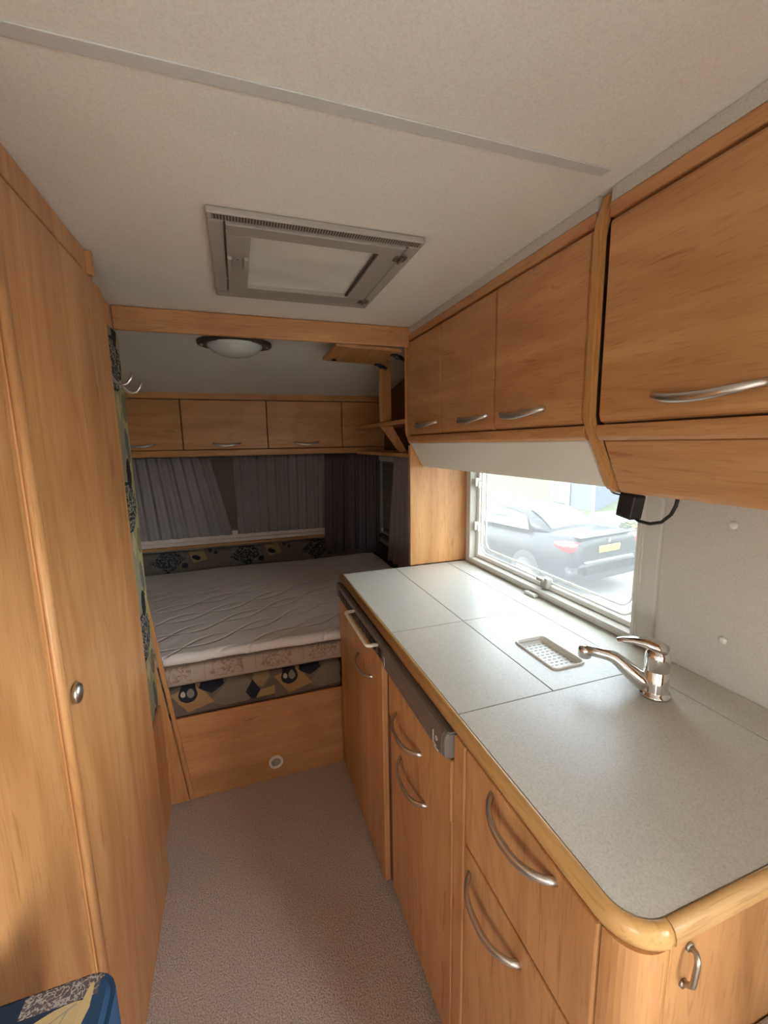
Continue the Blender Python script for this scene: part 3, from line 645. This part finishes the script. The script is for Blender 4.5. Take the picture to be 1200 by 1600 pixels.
MB().tube([(XF-.0237, 1.088+.010*math.cos(a_), .822+.018*math.sin(a_)) for a_ in [PI*.6+PI*.8*i/8 for i in range(9)]], .0007, 6).build('mark', WHITEM, cp)
dw = B('drawer', WZ, mu, XF-.006, XF+.011, .702, 1.097, .646, .793, .004, 3)
handle(dw, (XF-.006, .945, .687), (0, 1, 0), (-1, 0, 0), (0, 0, -1), .18, .030, .014, .0068)
d2 = B('door', WZ, mu, XF-.001, XF+.011, .705, 1.097, .035, .642, .003)
handle(d2, (XF-.001, .925, .560), (0, 1, 0), (-1, 0, 0), (0, 0, -1), .18, .030, .014, .0068)

du = thing('drawer_unit', 'wood-fronted drawer unit at the rounded worktop end with steel hook', 'cabinet', (.68, .48, 0))
B('body', CARC, du, XF+.014, 1.0, .342, .698, 0, .850, 0)
B('stile', WZ, du, XF-.002, XF+.013, .655, .6985, 0, .8585, .004, 3)
for (z0, z1, yc, zc) in ((.650, .8585, .482, .833), (.045, .642, .550, .594)):
    q = B('drawer', WZ, du, XF-.001, XF+.013, .329, .650, z0, z1, .003)
    handle(q, (XF-.001, yc, zc-.0), (0, 1, 0), (-1, 0, 0), (0, 0, -1), .162, .030, .013, .0075)
B('plinth', WZ, du, XF+.001, XF+.013, .329, .652, 0, .042, .001)
MB().prism([(XF+.014, .326), (XF+.003, .326)]+arc(.430, .326, .045, PI, 1.5*PI, 10)[1:]+[(.4405, .281), (.4405, .300)], 'z', 0, .8585).build('corner_post', WZ, du)
B('end_panel', WZ, du, .4415, 1.004, .281, .298, 0, .8585, .0005)
hk = MB(); hx = .470
hk.tube([(.473, .280, .8485), (.471, .271, .851), (.468, .267, .847), (.467, .266, .842), (.464, .266, .818), (.4645, .2675, .812), (.467, .274, .803), (.469, .280, .797)], [.0036]*8, 8)
for hz in (.848, .796): hk.lathe([(0, 0), (.0062, 0), (.0062, .003), (.003, .004), (0, .004)], (.473 if hz > .82 else .469, .2812, hz), (0, -1, 0), 14)
hk.build('hook', STEEL, du)
gbx = MB().box(.58, 1.0, .150, .2795, 0, .646, .003).build('carpeted_box', speckle('grey_carpet', (.36, .34, .33), (.26, .24, .23), 300, 1, 1, .5)); rebase(gbx, (.8, .22, 0)); tag(gbx, 'grey carpeted box against the worktop end panel', 'box')

# black adapter + cable under the locker
ad = thing('power_adapter', 'black plug adapter with short cable hanging under the overhead locker', 'adapter', (.80, .69, 1.292))
m = MB().box(-.017, .017, -.020, .020, -.0265, .0265, .004, 3)
q = m.build('plug_body', BLACK); q.data.transform(Matrix.Translation((.798, .688, 1.3075)) @ Matrix.Rotation(math.radians(9), 4, 'X')); q.data.transform(Matrix.Translation(-org(ad))); q.parent = ad; ORG[q.name] = org(ad)
MB().tube([(.798, .680, 1.284), (.80, .665, 1.277), (.80, .640, 1.276), (.80, .615, 1.284), (.80, .597, 1.302), (.80, .589, 1.320), (.80, .586, 1.336)], .0036, 8).build('cable', BLACK, ad)
MB().tube([(.792, .735, 1.335), (.793, .728, 1.331), (.795, .715, 1.3295), (.797, .700, 1.331)], .002, 6).build('lead', BLACK, ad)

# ================================================================== CEILING: HATCH, LAMP
hx0, hx1, hy0, hy1 = -.031, .448, .986, 1.488
ht = thing('roof_hatch', 'grey plastic roof hatch with vent slots and white blind in the ceiling', 'roof hatch', (.21, 1.24, 1.925))
m = MB(); zb = 1.9095
for q in ((hx0, hx1, hy0, 1.014), (hx0, hx1, 1.445, hy1), (hx0, .002, 1.014, 1.445), (.417, hx1, 1.014, 1.445)): m.box(*q, zb, ZC-.0003, .004, 2)
m.build('frame', GREYP, ht)
B('shaft', plain('hatch_shaft', (.30, .29, .27), .8), ht, -.004, .424, 1.011, 1.464, 1.955, 1.962, 0)
B('vent_slot_back', DKBR, ht, hx0+.012, hx1-.010, hy0+.003, hy0+.021, zb-.0006, zb+.004, 0)
nb = 76
for i in range(nb):
    x = hx0+.014+(hx1-hx0-.026)*i/(nb-1); B('vent_bar', GREYP, ht, x-.0011, x+.0011, hy0+.003, hy0+.021, zb-.0010, zb+.002, 0)
m = MB()
for q in ((.006, .413, 1.0185, 1.062), (.006, .413, 1.384, 1.4405), (.006, .058, 1.062, 1.384), (.357, .413, 1.062, 1.384)): m.box(*q, zb-.004, zb+.010, .002)
lf = m.build('lid_frame', GREYP2, ht)
rr = random.Random(3)
bl = MB().grid(lambda u, v: (.056+.304*u, 1.060+.326*v, zb+.008+.002*math.sin(v*9+u*3)+.0015*math.sin(u*4-v*14)), 24, 24).build('blind', cloth('hatch_blind', (.60, .61, .57)), lf)
B('blind_edge', DKBR, lf, .349, .354, 1.064, 1.384, zb-.001, zb+.006, .001)
for x0 in (.012, .050):
    MB().box(x0-.006, x0+.006, 1.165, 1.225, zb-.014, zb-.003, .004, 3).build('pull', GREYP, lf)
MB().lathe([(0, 0), (.003, 0), (0, .001)], (.030, 1.19, zb-.004), (0, 0, -1), 10).build('screw', DKBR, lf)
for (x, y) in ((.416, 1.070), (.416, 1.405)):
    MB().box(x-.016, x+.014, y-.014, y+.014, zb-.007, zb-.0035, .001).tube([(x, y-.016, zb-.008), (x, y+.016, zb-.008)], .004, 8).build('hinge', plain('hinge_metal', (.18, .16, .14), .35, .7), ht)

lx, ly = .018, 2.085
cl_ = thing('ceiling_lamp', 'round opal glass ceiling lamp with dark bracket above the bed', 'lamp', (lx, ly, 1.906))
m = MB().prism([(lx+.158*math.cos(a_)*(1 if abs(math.cos(a_)) > .0 else 1), ly+.115*math.sin(a_)) for a_ in [2*PI*i/36 for i in range(36)]], 'z', 1.888, 1.9055, .003)
m.build('bracket', DKBR, cl_)
MB().lathe([(.118, 0), (.114, -.010), (.098, -.026), (.070, -.040), (.038, -.048), (0, -.051)], (lx, ly-.005, 1.890), n=36).build('shade', OPAL, cl_)
for s_ in (-1, 1): MB().lathe([(0, -.006), (.006, -.004), (.0075, 0), (0, .001)], (lx+s_*.138, ly-.01, 1.8875), n=12).build('screw', NICK, cl_)

# ================================================================== BENCH BACK CUSHION (front left)
bu = MB().prism(rrect(-.60, -.168, .362, .482, .030, 5), 'z', .425, .866, .008, seg=3).build('bench_cushion', FAB_BENCH); rebase(bu, (-.4, .43, .425))
tag(bu, 'bench back cushion in navy fabric with yellow leaf print, against the wardrobe', 'cushion')
bn = thing('bench', 'wooden dinette bench below the navy cushion', 'bench', (-.65, .2, 0))
B('box', WX, bn, LW+.01, -.19, -.10, .50, 0, .36, .004); bs = B('seat_pad', FAB_BENCH, bn, LW+.01, -.185, -.12, .50, .362, .424, .02, 3)

# ================================================================== OUTSIDE
GZ = -1.14
PAV = speckle('paving', (.12, .115, .108), (.085, .08, .076), 8, 1, .9)
GRASS = speckle('lawn', (.050, .066, .025), (.030, .044, .014), 14, 1, 1, .4, (.075, .085, .036))
gd = MB().box(-30, 60, -30, 60, GZ-.1, GZ).build('ground', PAV); struct(gd, 'pale paved driveway outside the window', 'ground')
def bank(u, v):
    s = 12*u; h = (1-math.cos(min(s/9, 1)*PI))/2*2.6
    return (9.3+s, -5+34*v, GZ+.01+h+.05*math.sin(s*1.7+v*20))
gl = MB().grid(bank, 30, 60).build('lawn', GRASS); struct(gl, 'sunlit green grass bank beyond the car', 'lawn')
PAINT = plain('car_paint', (.010, .012, .016), .3, 0, .4, 0); CGLASS = plain('car_glass', (.05, .06, .065), .08, 0, .45, .1); TLR = plain('tail_lamp_red', (.62, .02, .025), .2, 0, .5, .6)
TYRE = plain('tyre', (.02, .02, .02), .8); ALLOY = plain('alloy', (.5, .5, .52), .3, 1)
car = thing('car', 'black coupe parked outside, seen through the hazy kitchen window', 'car', (5.80, 5.37, GZ))
HA = -.131
CM = Matrix.Translation((5.80, 5.37, GZ)) @ Matrix.Rotation(-HA, 4, 'Z')     # local: x right, y forward, z up
def carpart(name, b, mat, parent=None, smooth=True):
    if isinstance(b, MB): b = b.bm
    bmesh.ops.recalc_face_normals(b, faces=b.faces); bmesh.ops.transform(b, matrix=CM, verts=b.verts)
    me = bpy.data.meshes.new(name); b.to_mesh(me); b.free()
    for p in me.polygons: p.use_smooth = smooth
    return link(name, me, mat, parent or car)
def loft(secs, cap=True):
    b = bmesh.new(); R = [[b.verts.new(p) for p in s_] for s_ in secs]; n = len(R[0])
    for A, Bq in zip(R, R[1:]):
        for j in range(n): b.faces.new((A[j], A[(j+1) % n], Bq[(j+1) % n], Bq[j]))
    if cap: b.faces.new(R[0]); b.faces.new(R[-1])
    return b
def bsec(y, hw, zt, zb, crown=.03):   # body section
    return [(-hw*.90, y, zb), (-hw*.98, y, zb+.12), (-hw, y, .55), (-hw*.985, y, zt-.16), (-hw*.90, y, zt-.03), (-hw*.55, y, zt+crown*.6), (0, y, zt+crown),
            (hw*.55, y, zt+crown*.6), (hw*.90, y, zt-.03), (hw*.985, y, zt-.16), (hw, y, .55), (hw*.98, y, zb+.12), (hw*.90, y, zb)]
secs = [bsec(-.02, .72, .86, .38, .01), bsec(.0, .76, .93, .30, .02), bsec(.05, .82, 1.01, .24), bsec(.18, .855, 1.025, .20), bsec(.55, .885, 1.01, .19), bsec(1.1, .89, .985, .18, .02), bsec(2.2, .89, .95, .18, .02), bsec(3.1, .89, .93, .18, .03), bsec(3.9, .865, .86, .19, .04), bsec(4.35, .79, .74, .22, .04), bsec(4.52, .66, .62, .28, .02)]
body = carpart('body', loft(secs), PAINT)
def gsec(y, hb, ht_, z0, zt): return [(-hb, y, z0), (-hb*.93, y, z0+(zt-z0)*.5), (-ht_, y, zt-.03), (-ht_*.8, y, zt), (0, y, zt+.015), (ht_*.8, y, zt), (ht_, y, zt-.03), (hb*.93, y, z0+(zt-z0)*.5), (hb, y, z0)]
rsec = [gsec(.62, .66, .60, .98, 1.015), gsec(.95, .74, .58, .98, 1.19), gsec(1.35, .77, .56, .97, 1.33), gsec(1.75, .79, .55, .96, 1.365), gsec(2.3, .80, .55, .95, 1.37), gsec(2.7, .79, .56, .94, 1.30), gsec(3.35, .76, .62, .93, .965)]
carpart('roof', loft(rsec), PAINT)
b = bmesh.new()   # rear screen lying just over the roof slope
pts = [(-.56, .70, 1.052), (.56, .70, 1.052), (.47, 1.30, 1.325), (-.47, 1.30, 1.325)]; b.faces.new([b.verts.new(p) for p in pts])
bmesh.ops.subdivide_edges(b, edges=b.edges, cuts=3, use_grid_fill=True)
for v in b.verts: v.co.z += .018*(1-(v.co.x/.6)**2)+.035*math.sin(PI*(v.co.y-.7)/.6); 
carpart('rear_screen', b, CGLASS)
for s_ in (-1, 1):
    b = bmesh.new(); b.faces.new([b.verts.new((s_*(.845 if z < 1.1 else .665), y, z)) for y, z in ((.95, 1.02), (2.9, .985), (2.55, 1.25), (2.1, 1.335), (1.55, 1.325), (1.2, 1.24))]); carpart('side_window', b, CGLASS, smooth=False)
    m = MB().prism([(.02, .80), (.02, .955), (.10, .965), (.36, .935), (.34, .86), (.14, .80)], 'x', s_*.50, s_*.894, .012); carpart('tail_lamp', m, TLR)
    for y in (.98, 3.74):
        m = MB().lathe([(.20, 0), (.31, .0), (.325, .03), (.325, .19), (.31, .22), (.20, .22)], (s_*.905, y, .325), (-s_, 0, 0), 28); wv = carpart('wheel', m, TYRE)
        m = MB().lathe([(0, .01), (.20, .015), (.21, 0), (.21, .05), (0, .05)], (s_*.905, y, .325), (-s_, 0, 0), 20); carpart('rim', m, ALLOY, wv)
m = MB().box(-.60, .60, -.060, -.02, .60, .628, .010); carpart('bumper_strip', m, plain('bumper_chrome', (.55, .57, .60), .25, .6))
carpart('bumper', loft([bsec(-.055, .60, .56, .36, 0), bsec(-.05, .74, .60, .30, 0), bsec(.0, .80, .62, .27, 0), bsec(.12, .87, .62, .22, 0)]), PAINT)
m = MB().box(-.70, .70, -.03, .12, 1.015, 1.035, .006); carpart('spoiler_lip', m, PAINT)
m = MB().box(-.26, .26, -.040, -.028, .745, .855, .006); pl = carpart('number_plate', m, plain('plate_yellow', (.85, .60, .06), .4))
m = MB().lathe([(0, 0), (.040, 0), (.040, .006), (.034, .009), (0, .010)], (0, -.015, .93), (0, -1, 0), 24); em = carpart('emblem', m, plain('emblem_rim', (.06, .06, .07), .3))
for a0, mt_ in ((0, WHITEM), (PI/2, plain('emblem_blue', (.05, .22, .6), .4)), (PI, WHITEM), (1.5*PI, bpy.data.materials['emblem_blue'] if 'emblem_blue' in bpy.data.materials else WHITEM)):
    b = bmesh.new(); b.faces.new([b.verts.new((0, -.026, .93))]+[b.verts.new((.026*math.cos(a0+PI/2*i/5), -.026, .93+.026*math.sin(a0+PI/2*i/5))) for i in range(6)]); carpart('emblem_quarter', b, mt_, em, False)
tcv = bpy.data.curves.new('plate_text', 'FONT'); tcv.body = 'NJ-602-N'; tcv.size = .115; tcv.align_x = 'CENTER'; tcv.align_y = 'CENTER'; tcv.extrude = .001
to = bpy.data.objects.new('tmp_text', tcv); C.objects.link(to); bpy.context.view_layer.update()
me = bpy.data.meshes.new_from_object(to.evaluated_get(bpy.context.evaluated_depsgraph_get())); bpy.data.objects.remove(to)
me.transform(CM @ Matrix.Translation((0, -.0415, .80)) @ Matrix.Rotation(PI/2, 4, 'X')); link('plate_lettering', me, BLACK, pl)
# shed with white posts behind the car
def pos(px, py, depth):   # a direction from the photograph at a chosen distance
    dv = fw + rt*((px-600)/FPX) - up*((py-800)/FPX); return Vector((0, 0, 1.45)) + dv*depth
p0 = pos(915, 800, 14.5)
sh = thing('garden_shed', 'blue-grey shed with white corner posts on the grass bank behind the car', 'shed', (p0.x, p0.y, GZ))
sx, sy = p0.x, p0.y; zt = GZ
SHD = plain('shed_blue_grey', (.07, .085, .14), .7)
B('wall', SHD, sh, sx-.1, sx+1.8, sy-.45, sy+.62, zt, zt+3.6, .01)
for yy in (sy-.47, sy+.66, sy+1.5): B('post', WHITEP, sh, sx-.2, sx-.14, yy-.03, yy+.03, zt, zt+3.6, .005)
B('side_wall', plain('shed_side', (.19, .19, .19), .8), sh, sx-.08, sx+1.8, sy+.70, sy+1.46, zt, zt+3.4, .01)
B('roof', plain('shed_roof', (.45, .18, .14), .8), sh, sx-.5, sx+2.1, sy-1.4, sy+1.9, zt+3.6, zt+3.75, .02)
p1 = pos(962, 825, 10.5)
bn_ = thing('storage_box', 'pale blue storage box on the drive behind the car', 'box', (p1.x, p1.y, GZ))
BLU = plain('box_blue', (.32, .45, .52), .6)
B('base', BLU, bn_, p1.x-.3, p1.x+.5, p1.y-.5, p1.y+.5, GZ, GZ+.55, .02); B('lid', BLU, bn_, p1.x-.34, p1.x+.54, p1.y-.54, p1.y+.54, GZ+.56, GZ+.75, .03)
p2 = pos(988, 835, 9.3)
pt = thing('flower_pot', 'potted plant with orange flowers beside the storage box', 'plant', (p2.x, p2.y, GZ))
MB().lathe([(0, 0), (.16, 0), (.22, .42), (.20, .42), (.18, .36), (0, .36)], (p2.x, p2.y, GZ), n=20).build('pot', plain('pot_blue', (.10, .13, .22), .6), pt)
m = MB(); rr = random.Random(5)
for i in range(60):
    a_, e_, r_ = rr.uniform(0, 6.28), rr.uniform(0, 1), rr.uniform(.10, .26)
    m.box(*[v for c0, s0 in zip((p2.x+r_*math.cos(a_), p2.y+r_*math.sin(a_), GZ+.42+.35*e_), (.035, .035, .03)) for v in (c0-s0, c0+s0)])
m.build('leaves', GRASS, pt)
for i in range(9):
    a_ = rr.uniform(0, 6.28); MB().lathe([(0, -.03), (.05, 0), (0, .03)], (p2.x+.17*math.cos(a_), p2.y+.17*math.sin(a_), GZ+.55+.25*rr.random()), n=8).build('flower', plain('flower_orange_%d' % i, (.75, .30, .06), .7), pt)
# garden chair near the window edge
p3 = pos(992, 930, 4.6)
gc = thing('garden_chair', 'grey garden chair standing on the drive close to the window', 'chair', (p3.x, p3.y, GZ))
GCH = plain('chair_grey', (.10, .11, .13), .6); cx, cy = p3.x, p3.y; ch = p3.z-GZ
B('seat', GCH, gc, cx-.22, cx+.24, cy-.40, cy+.06, GZ+.42, GZ+.45, .01)
B('backrest', GCH, gc, cx+.20, cx+.24, cy-.40, cy+.06, GZ+.46, GZ+1.0, .01)
for (ax, ay) in ((-.20, .04), (-.20, -.38), (.22, .04), (.22, -.38)): MB().tube([(cx+ax*1.1, cy+ay, GZ), (cx+ax, cy+ay, GZ+.45 if ax > 0 else GZ+.66)], .018, 8).build('leg', GCH, gc)
for ay in (.04, -.38): B('armrest', GCH, gc, cx-.24, cx+.24, cy+ay-.03, cy+ay+.03, GZ+.655, GZ+.685, .008)

for o in list(SC.objects):
    if o.type == 'MESH' and o.parent is None and 'kind' not in o and 'category' not in o: print('untagged', o.name)
